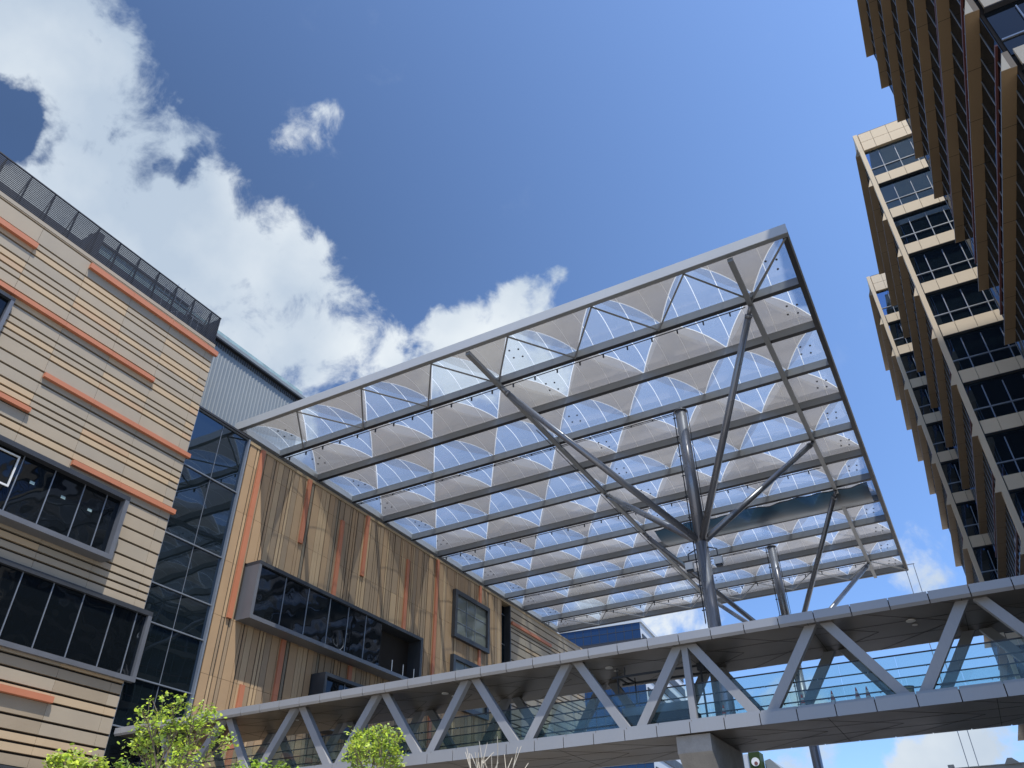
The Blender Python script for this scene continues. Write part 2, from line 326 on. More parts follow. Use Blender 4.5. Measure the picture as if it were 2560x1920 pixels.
BRO2=pbr('panel_tan',(.285,.23,.16),.7,var=.08,fine=30)
clad(slots); clad(slots2,(0,31.3,21.9,26.7)); clad(slots3,low=True); clad(slots4,low=True)
cl.build('cladding',mall)
p=.27
for (y0,y1,z0,z1) in [(22.74,35.95,43.2,43.72),(10.6,18.75,41.72,42.2),(10.6,30.84,37.18,37.58),(22.78,35.98,32.60,33.0),(14.6,22.85,29.58,29.95),(26.86,36.0,27.5,27.92),(18.7,31.0,12.32,12.74)]:
    b=MB(); ys=[y0]+[j for j in J if y0+.3<j<y1-.3]+[y1]
    for a,c in zip(ys,ys[1:]):
        b.prism([(XB+.003,z0),(XB+p,z0+.03),(XB+p,z1-.02),(XB+.003,z1+.0)],'y',a+.006,c-.006,ORA)
    b.build('orange_fin',mall)
# projecting box window
def bw(name,parent,x0,x1,y0,y1,z0,z1,t,gx,mull,fr=GRFR,inn=DKFR,gl=GB,trans=()):
    """box window proud of a wall facing +X: x0 wall, x1 outer lip, gx glass plane"""
    w=MB()
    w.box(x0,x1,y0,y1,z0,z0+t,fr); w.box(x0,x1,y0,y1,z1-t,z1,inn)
    w.box(x0,x1-.003,y0+.003,y0+t,z0+t,z1-t,fr); w.box(x0,x1-.003,y1-t,y1-.003,z0+t,z1-t,fr)
    o=w.build(name,parent)
    gg=MB(); gg.box(gx-.04,gx,y0+t,y1-t,z0+t,z1-t,gl); gg.build('pane',o if False else parent) if False else None
    g2=MB(); g2.box(gx-.04,gx,y0+t+.002,y1-t-.002,z0+t+.002,z1-t-.002,gl); q=g2.build('pane'); q.parent=o
    q.location=(0,0,0); 
    # rebase child to parent's frame
    me=q.data
    xs=[v.co.copy() for v in me.vertices]
    cx,cy=(gx-.02),(y0+y1)/2
    zb=z0+t+.002+E
    pl=Vector(parent.location)
    for v in me.vertices: v.co=Vector((v.co.x+cx-pl.x,v.co.y+cy-pl.y,v.co.z+zb-pl.z))
    if mull or trans:
        for y in mull: mm_=MB(); mm_.box(gx,gx+.06,y-.03,y+.03,z0+t,z1-t,MULL); k=mm_.build('mullion',parent); k.parent=o
        for z in trans: mm_=MB(); mm_.box(gx,gx+.05,y0+t,y1-t,z-.03,z+.03,MULL); k=mm_.build('transom',parent); k.parent=o
    return o
bw('window',mall,XB-.1,XB+1.1,10,31.4,21.85,26.72,.34,XB+.55,[16.6,18.9,21.2,23.5,25.8,28.1,29.9],fr=GRFR,inn=DKFR)
for (y_,z_) in ((24.6,24.9),(26.9,24.85),(29.0,24.8)): b=MB(); b.box(XB+.551,XB+.556,y_-.17,y_+.17,z_-.1,z_+.1,TEAL); b.build('pane_sticker',mall)
b=MB()   # open white sash
y=21.9
b.box(XB+.62,XB+.72,19.6,23.2,26.02,26.12,WHITEL); b.box(XB+.62,XB+.72,19.6,23.2,23.9,24.02,WHITEL); b.box(XB+.62,XB+.72,23.1,23.2,24.02,26.02,WHITEL)
b.build('open_sash',mall)
bw('window',mall,XB-.1,XB+.32,12,36.35,14.78,19.74,.32,XB+.06,[19.6,22.,24.2,26.4,28.6,30.9,33.3,35.2],fr=GRFR,inn=DKFR)
bw('window',mall,XB-.1,XB+.22,10,35.7,4.4,8.55,.22,XB-.02,[18,22,26,30,34])
bw('window',mall,XB-.1,XB+.35,10,18.95,33.2,36.85,.25,XB+.05,[14,17])
# roof louvre screen
scr=MB()
for k in range(11): 
    yy=14.45+2.0*k
    scr.box(XB-.32,XB-.12,yy-.04,yy+.04,44.42,47.5,DARKM); scr.bar((XB-.35,yy,47.45),(XB-1.5,yy,44.5),.06,.06,DARKM)
for yy in (12.45,10.45,8.45,35.42): scr.box(XB-.32,XB-.12,yy-.04,yy+.04,44.42,47.5,DARKM)
for k in range(19):
    z=44.55+k*.158; scr.box(XB-.1,XB-.05,6,35.5,z,z+.082,DARKM)
scr.box(XB-.14,XB-.02,6,35.52,47.44,47.54,DARKM)
scr.box(XB-3.,XB-.1,35.44,35.5,44.5,47.5,DARKM)
scr.build('roof_screen',mall)
rb=MB(); rb.box(XB-3.6,XB-3.2,4,24.5,44.42,48.0,DARKM); rb.box(XB-3.4,XB-3.25,6,35.5,47.0,47.15,DARKM)
rb.box(XB-6,XB-2.4,21.2,35.3,44.42,47.3,DKFR); rb.box(XB-6.5,XB-2.0,23.2,23.9,44.42,48.9,DKFR)
rb.build('plant_enclosure',mall)
tg=MB(); tg.box(XB-5,XB-4.9,24,35,47.4,50.6,TEAL); tg.box(XB-5.2,XB-4.7,24,35,50.6,50.8,DKFR); tg.build('roof_glazing',mall)
# scaffold on the roof
sc=thing('scaffold','thin steel tube scaffold standing on the mall roof behind the louvre screen','scaffold',(XB-1.8,32,44.42))
b=MB()
for yy in (30.2,31.3,32.0,33.6,34.3):
    for xx in (-1.5,-2.5): b.tube((XB+xx,yy,44.42),(XB+xx,yy,48.2 if yy not in (31.3,32.0) else 49.2),.028,MULL,n=6)
for z in (46,47.1,48.0): 
    for xx in (-1.5,-2.5): b.tube((XB+xx,30.,z),(XB+xx,34.5,z),.026,MULL,n=6)
b.tube((XB-1.5,31.3,48.8),(XB-1.5,32,48.8),.026,MULL,n=6); b.tube((XB-1.5,30.2,45),(XB-1.5,34.3,48),.026,MULL,n=6)
b.build('tube_frame',sc)

# ------------------------------------------------------------------ glass link (curtain wall) with corrugated plant room above
link=thing('glass_link','dark reflective curtain wall strip between the boarded wing and the vertically clad wing','building',(XB-3,39,-E))
b=MB(); b.box(XB-20,XB-.5,35.72,41.9,-E,37.4,SLOT); b.build('core',link)
gz=[37.62,32.18,26.1,22.05,19.25,15.25,12.0,8.0,3.8,-1.0]
for k in range(len(gz)-1):
    b=MB()
    for (a,c) in ((35.74,38.78),(38.84,41.78)):
        b.box(XB-.36,XB-.3,a,c,gz[k+1]+.05,gz[k]-.05,GW)
    b.build('pane',link)
b=MB()
for z in gz: b.box(XB-.3,XB-.17,35.74,41.74,z-.045,z+.045,MULL)
b.box(XB-.3,XB-.26,38.795,38.825,-1,37.6,MULL); b.box(XB-.36,XB-.02,41.74,41.9,-1,37.6,MULL); b.box(XB-.36,XB-.05,35.73,35.78,-1,37.6,MULL)
b.build('frame',link)
b=MB(); b.box(XB-20,XB-.02,35.73,41.9,37.67,37.85,DARKM); b.build('coping',link)
pr=thing('plant_room','grey corrugated metal plant room rising behind the canopy corner above the dark glass strip','building',(-60,45,37.9))
b=MB(); XP=-56.
b.box(XP-8,XP,30,52.5,37.9,50.3,CORR)
y=30.1
while y<52.4: b.prism([(XP+.0,y),(XP+.045,y+.05),(XP+.045,y+.17),(XP+.0,y+.22)],'z',37.92,49.3,CORR); y+=.44
b.build('wall',pr)
b=MB(); b.box(XP,XP+.25,29.9,52.6,50.25,50.62,CORR); b.box(XP,XP+.45,29.9,52.6,49.9,49.98,DARKM)
y=30
while y<52.5: b.box(XP+.05,XP+.12,y,y+.14,49.32,49.85,DARKM); y+=.3  # louvre blocks, with the shadow band below the eaves put into their dark colour
b.build('gutter_and_shadow_band',pr)
b=MB(); b.box(XP-.4,XP-.3,30,52.5,50.62,51.5,TEAL); b.build('glass_parapet',pr)

# ------------------------------------------------------------------ block 2: vertical boards
X2=-50.45
m2=thing('mall_building','mall wing clad in narrow vertical tan boards with rust orange strips under the canopy','building',(X2-12,65,-E))
b=MB(); b.box(X2-25,X2-.08,42.0,88.7,-E,37.2,SLOT); b.build('core',m2)
tiers=[37.3,35.15,30.56,25.98,21.47,16.87,14.3,9.7,5.1,.5,-1.6]
b=MB(); rg=rnd(11)
holes=[(44.4,68.7,21.6,26.5),(54.3,61.,15.,19.6),(76.9,84.7,29.1,34.8),(76.9,84.7,21.3,27.1),(60.,75.5,-1.6,15.6)]
# one rhythm of boards, shifted a little per tier
edges=[]; y=42.0; pat=[.92,.34,.55,.40,1.0,.36,.36,.62,.85,.42,.36,.70]; kk=0
while y<88.7:
    w=pat[kk%12]*rg.uniform(.88,1.12); kk+=1; y1=min(88.7,y+w)
    if 88.7-y1<.3: y1=88.7
    edges.append((y,y1,rg.random(),rg.choice([0,1,1,1,1]))); y=y1
prev=None
for ti in range(len(tiers)-1):
    zt,zb=tiers[ti],tiers[ti+1]
    for (a,c,rn,gp) in edges:
        if rg.random()<.07: rn=rg.random()
        segs=[(zb+.012,zt-.012)]
        for (h0,h1,g0,g1) in holes:
            if c>h0 and a<h1:
                ns=[]
                for (s0,s1) in segs:
                    if g1<=s0 or g0>=s1: ns.append((s0,s1)); continue
                    if g0>s0: ns.append((s0,g0))
                    if g1<s1: ns.append((g1,s1))
                segs=ns
        gw=.062 if gp else .012
        wd=c-a
        m=(OLI if rn<.05 else TAN3 if rn<.30 else TAN1 if rn<.74 else TAN2)
        if wd>.9 and m is OLI: m=TAN3
        for (s0,s1) in segs:
            b.box(X2-.075,X2-(0 if wd>.5 or rn>.4 else .03),a+gw,c-gw,s0,s1,m)
b.build('cladding',m2)
for (y,z0,z1) in [(43.55,21.5,37.3),(50.05,30.56,37.3),(55.5,25.98,35.15),(59.4,30.56,37.3),(67.1,27.,35.15),(73.0,9.7,37.3),(82.9,34.8,37.3),(82.9,27.1,29.1),(46.3,5.1,16.87),(50.0,9.7,21.47),(59.2,19.6,21.47)]:
    b=MB(); zz=[z1]+[q for q in tiers if z0+.3<q<z1-.3]+[z0]
    for a,c in zip(zz,zz[1:]): b.box(X2+.003,X2+.2,y-.24,y+.24,c+.006,a-.006,ORA)
    b.build('orange_fin',m2)
b=MB(); b.box(X2-1,X2+.07,41.92,91.,37.22,37.5,BRO); b.build('coping',m2)
b=MB(); b.box(-54.2,-53.95,43.4,113,37.3,40.6,FASC); b.build('roof_upstand',m2)
# large projecting window
wn=MB(); XO=-48.9
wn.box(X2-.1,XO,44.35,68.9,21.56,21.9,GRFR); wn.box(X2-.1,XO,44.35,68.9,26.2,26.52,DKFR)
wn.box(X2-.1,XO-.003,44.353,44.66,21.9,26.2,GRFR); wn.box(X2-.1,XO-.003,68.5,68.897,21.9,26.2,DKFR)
wn.box(X2-1.2,XO-.35,61.9,62.05,21.9,26.2,DKFR)
bwo=wn.build('window',m2)
q=MB(); q.box(XO-.28,XO-.24,44.66,61.9,21.9,26.2,GB); q.box(X2-1.2,X2-1.16,62.05,68.5,21.9,26.2,GB); k=q.build('pane',m2); k.parent=bwo
for y in (47.9,50.9,53.9,56.6,59.3): q=MB(); q.box(XO-.24,XO-.18,y-.03,y+.03,21.9,26.2,MULL); k=q.build('mullion',m2); k.parent=bwo
for y in (64.1,66.0,67.9):
    q=MB(); q.box(X2-1.16,X2-1.1,y-.03,y+.03,21.9,26.2,MULL); k=q.build('mullion',m2); k.parent=bwo
    q=MB(); q.box(XO-.3,XO-.24,y-.035,y+.035,21.9,23.1,WHITEL); k=q.build('short_post',m2); k.parent=bwo
for args in [(54.3,61.0,15.0,19.62,X2+1.5,[57.6,59.4],()),]:
    bw('window',m2,X2-.1,args[4],args[0],args[1],args[2],args[3],.3,X2+1.0,args[5],fr=DKFR)
bw('window',m2,X2-.1,X2+.5,76.6,84.75,29.1,34.85,.5,X2+.18,[79.6,81.6],trans=(31.1,32.75),fr=DKFR,gl=GPALE)
bw('window',m2,X2-.1,X2+.5,76.6,84.75,21.3,27.05,.5,X2+.18,[79.6,81.6],trans=(23.2,25.0),fr=DKFR,gl=GPALE)
q=MB(); q.box(X2-.1,X2-.06,60.05,75.45,-1,15.55,GF)
for y in [60.1+i*1.9 for i in range(9)]: q.box(X2-.06,X2+.02,y-.03,y+.03,-1,15.55,MULL)
for z in (12.6,9.7,6.8): q.box(X2-.06,X2+.01,60.05,75.45,z-.03,z+.03,MULL)
q.build('shopfront_glazing',m2)
# ------------------------------------------------------------------ glass recess and block 3
m3=thing('mall_building','far mall wing with horizontal pale boards beyond the narrow glass recess','building',(X2-12,100,-E))
b=MB(); b.box(X2-22,X2-.16,91.1,114.5,-E,37.2,SLOT); b.build('core',m3)
b=MB(); zc=37.4; rg=rnd(5)
while zc>-1.2:
    h=rg.choice([.55,.95,1.05,.5,.8]); z0=zc-h
    y=91.15
    while y<114.4:
        y1=min(114.5,y+4.1); m=rg.choice([BEI1,BEI2,BEI2,YEL if h<.6 else BEI1]); b.box(X2-.15,X2,y+.012,y1-.012,z0+.085,zc-.085,m); y=y1
    zc=z0
b.build('cladding',m3)
b=MB(); b.box(X2+.003,X2+.24,91.2,103.,34.75,35.15,ORA); b.build('orange_fin',m3)
b=MB(); b.box(X2-1,X2+.05,91.05,114.55,37.28,37.55,BRO); b.build('coping',m3)
lk3=thing('glass_link','narrow dark glass recess between the vertically clad wing and the far wing','building',(X2-2,90,-E))
b=MB(); b.box(X2-1.2,X2-.9,88.72,91.08,-E,37.2,GW); b.build('pane',lk3)
b=MB()
for z in range(0,38,4): b.box(X2-.9,X2-.8,88.72,91.08,z-.05,z+.05,MULL)
b.box(X2-.9,X2+.03,90.9,91.1,-1,37.2,DKFR)
b.build('frame',lk3)

# ------------------------------------------------------------------ canopy
Y=[42.65+5.8*k for k in range(13)]
XL,XR=-53.4,-1.3
can=thing('entrance_canopy','huge flat canopy of clear and grey film cushions on steel beams and branching columns','canopy',(-15.2,60,-E))
# film cushions
A0=-46.2; PX=7.46
def nodes_at(k):
    base=A0 if k%2==0 else A0-3.75
    return [base+PX*n for n in range(-2,9)]
zf=40.72
SEG=10
cush=[]
for k in range(12):
    ya,yb=Y[k]+.12,Y[k+1]-.12
    A=[A0+PX*n for n in range(-2,9)]; Bn=[A0-3.75+PX*n for n in range(-2,10)]
    lines=[]
    for n in range(11):
        # boundary B_n -> A_n ; A_n -> B_(n+1)
        lines.append((A[n],Bn[n])); lines.append((A[n],Bn[n+1]))
    # sorted left to right: region between line0 and line1 is apex A (clear), then apex B (printed)
    if k%2==1: lines=[(q,p_) for p_,q in lines]      # start beam carries the B nodes
    fm=MB(); sm=MB()
    xl,xr=XL,XR-.25
    if k==7: xr=XR-.25
    clampx=lambda x: max(xl,min(xr,x))
    for lay,(amp,doseam) in enumerate(((.66,True),(-.36,False))):
        def P(x,t_,up_=0.):
            # cushions pinch at both end edges
            e=min(1.,max(0.,(x-xl)/1.6),max(0.,(xr-x)/1.6)); e=math.sqrt(max(0,1-(1-e)**2))
            return (x,ya+(yb-ya)*t_,zf+amp*4*t_*(1-t_)*(.25+.75*e)*(1 if True else 1)+up_)
        for j in range(len(lines)-1):
            (a0,a1),(b0,b1)=lines[j],lines[j+1]
            mat=(CLR,FRT,CLR2,FRT2)[(j%2)+2*lay]
            for s in range(SEG):
                t0,t1=s/SEG,(s+1)/SEG
                xa0=clampx(a0+(a1-a0)*t0); xa1=clampx(a0+(a1-a0)*t1); xb0=clampx(b0+(b1-b0)*t0); xb1=clampx(b0+(b1-b0)*t1)
                if xb0-xa0<1e-4 and xb1-xa1<1e-4: continue
                nsub=3
                for u in range(nsub):
                    u0,u1=u/nsub,(u+1)/nsub
                    fm.poly([P(xa0+(xb0-xa0)*u0,t0),P(xa0+(xb0-xa0)*u1,t0),P(xa1+(xb1-xa1)*u1,t1),P(xa1+(xb1-xa1)*u0,t1)],mat)
        if doseam:
            for (a0,a1) in lines:
                for s in range(SEG):
                    t0,t1=s/SEG,(s+1)/SEG; x0=a0+(a1-a0)*t0; x1=a0+(a1-a0)*t1
                    if not(xl<x0<xr and xl<x1<xr): continue
                    p0,p1=P(x0,t0,-.02),P(x1,t1,-.02); w=.062
                    sm.poly([(p0[0]-w,p0[1],p0[2]),(p0[0]+w,p0[1],p0[2]),(p1[0]+w,p1[1],p1[2]),(p1[0]-w,p1[1],p1[2])],SEAM)
            x=xl+1.2+(k%2)*.9
            while x<xr-.3:
                for s in range(SEG):
                    p0,p1=P(x,s/SEG,-.03),P(x,(s+1)/SEG,-.03); w=.03
                    sm.poly([(p0[0]-w,p0[1],p0[2]),(p0[0]+w,p0[1],p0[2]),(p1[0]+w,p1[1],p1[2]),(p1[0]-w,p1[1],p1[2])],SEAM)
                x+=1.865
    o=fm.build('film_cushion',can,smooth=True); cush.append(o)
    s_=sm.build('seam',can); s_.parent=o
# valve discs on the cushions
for k in range(12):
    ym=(Y[k]+Y[k+1])/2
    for x in ((-51.3,-24.4,-3.2) if k%2 else (-50.6,-24.9,-3.4)):
        for dx,dy in ((0,-.55),(.75,-.35),(-.15,.5),(.6,.7)):
            vd_=MB(); vd_.tube((x+dx,ym+dy,zf-.42),(x+dx,ym+dy,zf-.36),.085,DARKM,n=8); q_=vd_.build('air_valve',can); q_.parent=cush[k]
# beams
for k in range(1,13):
    b=MB(); b.box(XL,XR-.4,Y[k]-.18,Y[k]+.17,40.0,40.72,STEEL); b.box(XL,XR-.4,Y[k]-.20,Y[k]+.19,39.955,40.0,DARKM)
    # joint flashes
    b.build('cross_beam',can)
b=MB(); b.prism([(42.5,40.0),(42.95,40.0),(42.95,40.08),(42.62,40.1),(42.62,40.86),(42.5,40.86)],'x',XL-.3,XR,FASC)
x=XL+1.5
while x<XR: b.box(x-.012,x+.012,42.6,42.96,39.993,40.1,DARKM); x+=1.9
b.box(XL-.3,XR,42.55,42.9,39.97,39.999,STEEL)
b.build('fascia',can)
b=MB(); b.box(XR-.42,XR,42.96,Y[12]+.4,40.0,40.86,STEEL); b.box(XR-.46,XR-.1,42.96,Y[12]+.4,39.95,39.999,DARKM)
b.build('edge_beam',can)
b=MB(); b.box(XL-.45,XL-.003,42.6,Y[12]+.4,40.2,40.9,FASC); b.build('edge_beam',can)
b=MB(); b.box(XL,XR-.43,Y[12]+.17,Y[12]+.45,40.0,40.8,STEEL); b.build('edge_beam',can)
# longitudinal beams
for x in (-27.75,-5.55):
    b=MB(); b.box(x-.2,x+.2,42.96,Y[12],39.62,39.95,STEEL)
    if x<-20: b.tube((x-.35,56,39.5),(x-.35,Y[11],39.5),.04,DARKM,n=6); b.tube((x+.34,56,39.55),(x+.34,Y[11],39.55),.03,DARKM,n=6)
    b.build('main_beam',can)
# zigzag bracing in the end bays
def brace(ya_,yb_,flip):
    xs=[A0+PX*n for n in range(0,7)]
    for i,x in enumerate(xs):
        for x2 in (x-3.75-.25,x+3.75-.25):
            if x2<XL or x2>XR: continue
            b=MB(); b.tube((x-.1,ya_,39.98),(x2,yb_,39.98),.075,STEEL,n=8,caps=False); b.build('brace_rod',can)
brace(42.95,Y[1]-.2,0); brace(Y[12]-.2,Y[11]+.2,0)
b=MB(); b.tube((-5.4,Y[1]-.1,39.9),(-1.6,43.0,39.98),.075,STEEL,n=8,caps=False); b.build('brace_rod',can)
b=MB(); b.tube((-5.4,Y[11]+.1,39.9),(-1.6,Y[12],39.98),.075,STEEL,n=8,caps=False); b.build('brace_rod',can)
# sprinkler pipes with hanging heads
for k in (1,3,6,9,11):
    b=MB(); b.tube((XL+.5,Y[k]+.3,39.86),(-15.5 if k in(3,9) else -6,Y[k]+.3,39.86),.045,DARKM,n=6)
    if k in (3,9): b.tube((XL+.5,Y[k]+.42,39.78),(-15.5,Y[k]+.42,39.78),.03,DARKM,n=6)
    x=XL+1.
    while x<-6.5:
        if k not in (3,9) or x<-16: b.box(x-.05,x+.05,Y[k]+.25,Y[k]+.38,39.5 if k not in (3,9) else 39.7,39.86,DARKM)
        x+=2.15
    b.build('sprinkler_pipe',can)
# branching columns
def column(xc,yc,k0,k1):
    b=MB(); b.tube((xc,yc,-E),(xc,yc,26.6),.52,COLM,n=28); b.tube((xc,yc,26.6),(xc,yc,39.6),.50,COLM,n=28); b.tube((xc,yc,39.6),(xc,yc,39.66),.6,COLM,n=28)
    c=b.build('column',can,smooth=False)
    for p_ in c.data.polygons: p_.use_smooth=len(p_.vertices)==4
    q=MB(); q.tube((xc-.62,yc-.1,20),(xc-.62,yc-.1,39.7),.035,DARKM,n=6); q.tube((xc+.6,yc+.1,27),(xc+.6,yc+.1,39.7),.035,DARKM,n=6); q.tube((xc-.72,yc+.1,20),(xc-.72,yc+.1,39.7),.02,DARKM,n=6)
    for z in range(21,40,2): q.box(xc-.78,xc-.45,yc-.14,yc-.06,z,z+.08,DARKM)
    w=q.build('drain_pipe',can); w.parent=c
    for xb in (-27.75,-5.55):
        for k in (k0,k1):
            s=MB(); top=Vector((xb,Y[k],39.62)); bot=Vector((xc,yc,26.6)); d=(top-bot).normalized()
            s.tube(bot+d*.2,top-d*.75,.30,COLM,r1=.26,n=20); s.tube(top-d*.8,top-d*.02,.16,COLM,n=14); s.tube(top-d*.95,top-d*.7,.30,COLM,n=20)
            o=s.build('strut',can)
            for p_ in o.data.polygons: p_.use_smooth=len(p_.vertices)==4
    return c
c1=column(-15.15,60.0,1,5); c2=column(-15.4,94.9,7,11)
for (xa,ya_) in ((-16.3,59.6),(-13.9,59.6)):
    b=MB(); b.bar((xa,ya_,25.7),(-15.15,59.9,26.3),.08,.08,DARKM); b.box(xa-.04,xa+.04,ya_-.04,ya_+.04,24.9,25.7,DARKM)
    b.box(xa-.32,xa+.32,ya_-.25,ya_+.2,24.35,24.95,WHITEL); b.box(xa-.26,xa+.26,ya_-.2,ya_+.15,24.2,24.35,DARKM); b.build('floodlight',can)
# navy sheet hung under one bay
b=MB(); rg=rnd(2); nx,ny=60,8
ys0,ys1=Y[7]+.35,Y[8]-.25
def tp(i,j):
    x=-26.5+(24.2)*i/nx; v=j/ny
    wav=.16*math.sin(x*1.3)+.12*math.sin(x*2.9+1)
    return (x,ys0+wav*(1-v)+(ys1-ys0)*v,39.9-.5*math.sin(math.pi*v)-.1*math.sin(x*.9+v*3)*(1-v))
for i in range(nx):
    for j in range(ny): b.poly([tp(i,j),tp(i+1,j),tp(i+1,j+1),tp(i,j+1)],TARP)
tarp=b.build('tarpaulin',smooth=True); tag(tarp,'dark navy protective sheet slung under one bay of the film canopy','tarpaulin')
b=MB()
for i in range(nx): 
    p0,p1=tp(i,0),tp(i+1,0); b.tube((p0[0],p0[1]-.02,p0[2]-.05),(p1[0],p1[1]-.02,p1[2]-.05),.05,DARKM,n=6)
w=b.build('hem_rope'); 
w.parent=tarp; w.location=Vector(w.location)-Vector(tarp.location)
# hanging cables at the canopy corner
cb=MB(); cb.tube((-1.6,111.9,40.1),(-1.6,111.9,-E),.05,MULL,n=6); tag(cb.build('hanging_cable'),'thin vertical cable hanging from the far canopy corner, nearer the canopy','cable','cables hanging from the far canopy corner')
cb=MB(); cb.tube((-.55,111.9,40.4),(-.55,111.9,-E),.05,MULL,n=6); cb.bar((-2,111.9,40.5),(-.4,111.9,40.5),.1,.1,MULL); tag(cb.build('hanging_cable'),'thin vertical cable hanging outside the far canopy corner, farther from the canopy','cable','cables hanging from the far canopy corner')

# ------------------------------------------------------------------ footbridge
fb=thing('footbridge','long enclosed steel truss footbridge with grey panel fascias and glass railings','bridge',(-20,39,7.36))
bx0,bx1=-50.4,14.
zj=[]; x=-10.9
while x>bx0+.3: x-=1.555
x0=x
js=[]; x=x0
while x<bx1: js.append(x); x+=1.555
js=[j for j in js if j>bx0+.2]
edges_=[bx0+.01]+js+[bx1]
rt_=MB()
for a,c in zip(edges_,edges_[1:]):
    rt_.prism([(36.0,11.42),(36.0,11.78),(36.25,11.80),(36.25,11.37),(36.12,11.30),(36.06,11.36)],'x',a+.02,c-.02,CLAD)
    rt_.prism([(42.4,11.42),(42.4,11.78),(42.15,11.80),(42.15,11.37)],'x',a+.02,c-.02,CLAD)
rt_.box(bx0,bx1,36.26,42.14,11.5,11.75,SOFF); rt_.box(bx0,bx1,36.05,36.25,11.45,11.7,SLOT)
rt_.build('roof',fb)
sf=MB()
def soffit(mb,y0,y1,z,skew=3.4):
    """diamond-joint metal panels"""
    mb.poly([(bx0,y0,z),(bx1,y0,z),(bx1,y1,z),(bx0,y1,z)],SOFF)
    x=bx0+1
    n=0
    while x<bx1-3:
        ym=(y0+y1)/2
        mb.bar((x,y0+.05,z-.004),(x+skew,ym,z-.004),.02,.004,SLOT); mb.bar((x+skew,ym,z-.004),(x,y1-.05,z-.004),.02,.004,SLOT)
        if n%2==0: mb.bar((x+.8,y0+.05,z-.004),(x+.8,y1-.05,z-.004),.02,.004,SLOT)
        x+=3.11; n+=1
    for yy in (y0+1.9,y1-1.9): mb.bar((bx0+.1,yy,z-.005),(bx1-.1,yy,z-.005),.018,.004,SLOT)
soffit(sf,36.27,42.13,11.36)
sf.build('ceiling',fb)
lt=MB()
dk=MB()
for a,c in zip(edges_,edges_[1:]):
    dk.prism([(36.0,7.38),(36.0,7.86),(36.32,7.88),(36.32,7.38)],'x',a+.02,c-.02,CLAD)
    dk.prism([(36.33,7.88),(36.33,8.02),(36.6,8.02),(36.6,7.88)],'x',a+.02,c-.02,CLAD)
    dk.prism([(41.7,7.38),(41.7,7.98),(41.45,7.98),(41.45,7.38)],'x',a+.02,c-.02,CLAD)
dk.box(bx0,bx1,36.05,41.6,7.45,7.85,SLOT)
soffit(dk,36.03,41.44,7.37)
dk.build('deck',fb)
# truss diagonals
tops=[-46.9,-40.8,-34.85,-28.76,-22.8,-16.78,-10.87,-4.66,1.49,7.6]
bots=[-43.9,-37.75,-31.7,-25.58,-19.74,-13.78,-7.72,-1.6,4.6,10.7]
def diag(xa,xb,y,mat,z0=7.95,z1=11.40):
    b=MB(); dx=xb-xa; w=.30
    # flat-faced box member in the truss plane
    n=Vector((xb-xa,0,z1-z0)).normalized()
    hw=.21/ n.z
    b.prism([(xa-hw,z0),(xa+hw,z0),(xb+hw,z1),(xb-hw,z1)],'y',y,y+.36,mat)
    b.build('diagonal',fb)
    return
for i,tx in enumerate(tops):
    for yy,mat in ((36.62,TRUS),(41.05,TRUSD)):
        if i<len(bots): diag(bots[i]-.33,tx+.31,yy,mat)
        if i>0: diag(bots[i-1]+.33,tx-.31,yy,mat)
for yy,mat in ((36.62,TRUS),(41.05,TRUSD)):
    b=MB(); b.box(-11.02,-10.72,yy+.003,yy+.35,7.9,11.4,mat); b.build('post',fb)
# glass railings
for (yy,nm) in ((37.05,0),(40.9,1)):
    b=MB(); x=bx0+.1
    while x<bx1: b.box(x+.01,min(x+2.3,bx1)-.01,yy,yy+.02,8.0,9.66,RAILG); x+=2.3
    o=b.build('glass_railing',fb)
    b=MB(); s=-1 if nm else 1
    b.box(bx0+.1,bx1,yy-.02,yy+.04,9.66,9.71,DARKM); b.tube((bx0+.1,yy+.12*s,9.18),(bx1,yy+.12*s,9.18),.03,DARKM,n=8); b.tube((bx0+.1,yy+.1*s,8.35),(bx1,yy+.1*s,8.35),.02,DARKM,n=6)
    x=bx0+1.2
    while x<bx1: b.box(x-.02,x+.02,yy+.02 if s>0 else yy-.12,yy+.12 if s>0 else yy,9.13,9.17,MULL); b.box(x+.21,x+.25,yy+.02 if s>0 else yy-.12,yy+.12 if s>0 else yy,9.13,9.17,MULL); x+=2.3
    k=b.build('handrail',fb); k.parent=o
for x in (-37,-25.4,-15.4,-1.,5.):
    b=MB(); b.tube((x,38.2,11.32),(x,38.2,11.358),.2,WHITEL,n=16); b.tube((x+.1,38.9,11.33),(x+.1,38.9,11.358),.12,WHITEL,n=12); b.build('ceiling_light',fb)
# works gear left on the bridge
gr=thing('work_gantry','black lifting frame hung under the footbridge ceiling beside the upright post','gantry',(-13,38.5,10.2))
b=MB()
for yy in (38.0,39.4): b.bar((-15.2,yy,10.75),(-10.2,yy,10.75),.07,.1,DARKM)
for x in (-14.9,-14.5,-10.6): b.bar((x,38.,10.75),(x,39.4,10.75),.06,.08,DARKM); b.bar((x,38.,9.9 if x<-14.6 else 10.7),(x,38.,11.2),.05,.05,DARKM,up=(0,1,0))
b.bar((-14.9,38,9.9),(-14.4,38,9.95),.06,.06,DARKM); b.bar((-14.5,39.4,9.7),(-14.5,39.4,11.),.05,.05,DARKM,up=(0,1,0)); b.bar((-10.6,38,8.1),(-10.6,38,10.7),.08,.08,DARKM,up=(0,1,0)); b.box(-10.75,-10.4,37.9,38.2,10.5,10.85,DARKM)
b.build('frame',gr)
ml=thing('work_platform','low mobile work platform parked on the footbridge deck beside the upright post','machine',(-13,39,8.))
b=MB(); b.box(-15.,-11.4,38.4,39.8,8.55,8.95,DKFR); b.box(-14.9,-11.5,38.3,39.9,9.25,9.32,MULL); b.box(-14.9,-11.5,38.3,38.36,8.95,9.25,MULL); b.build('deck',ml)
b=MB()
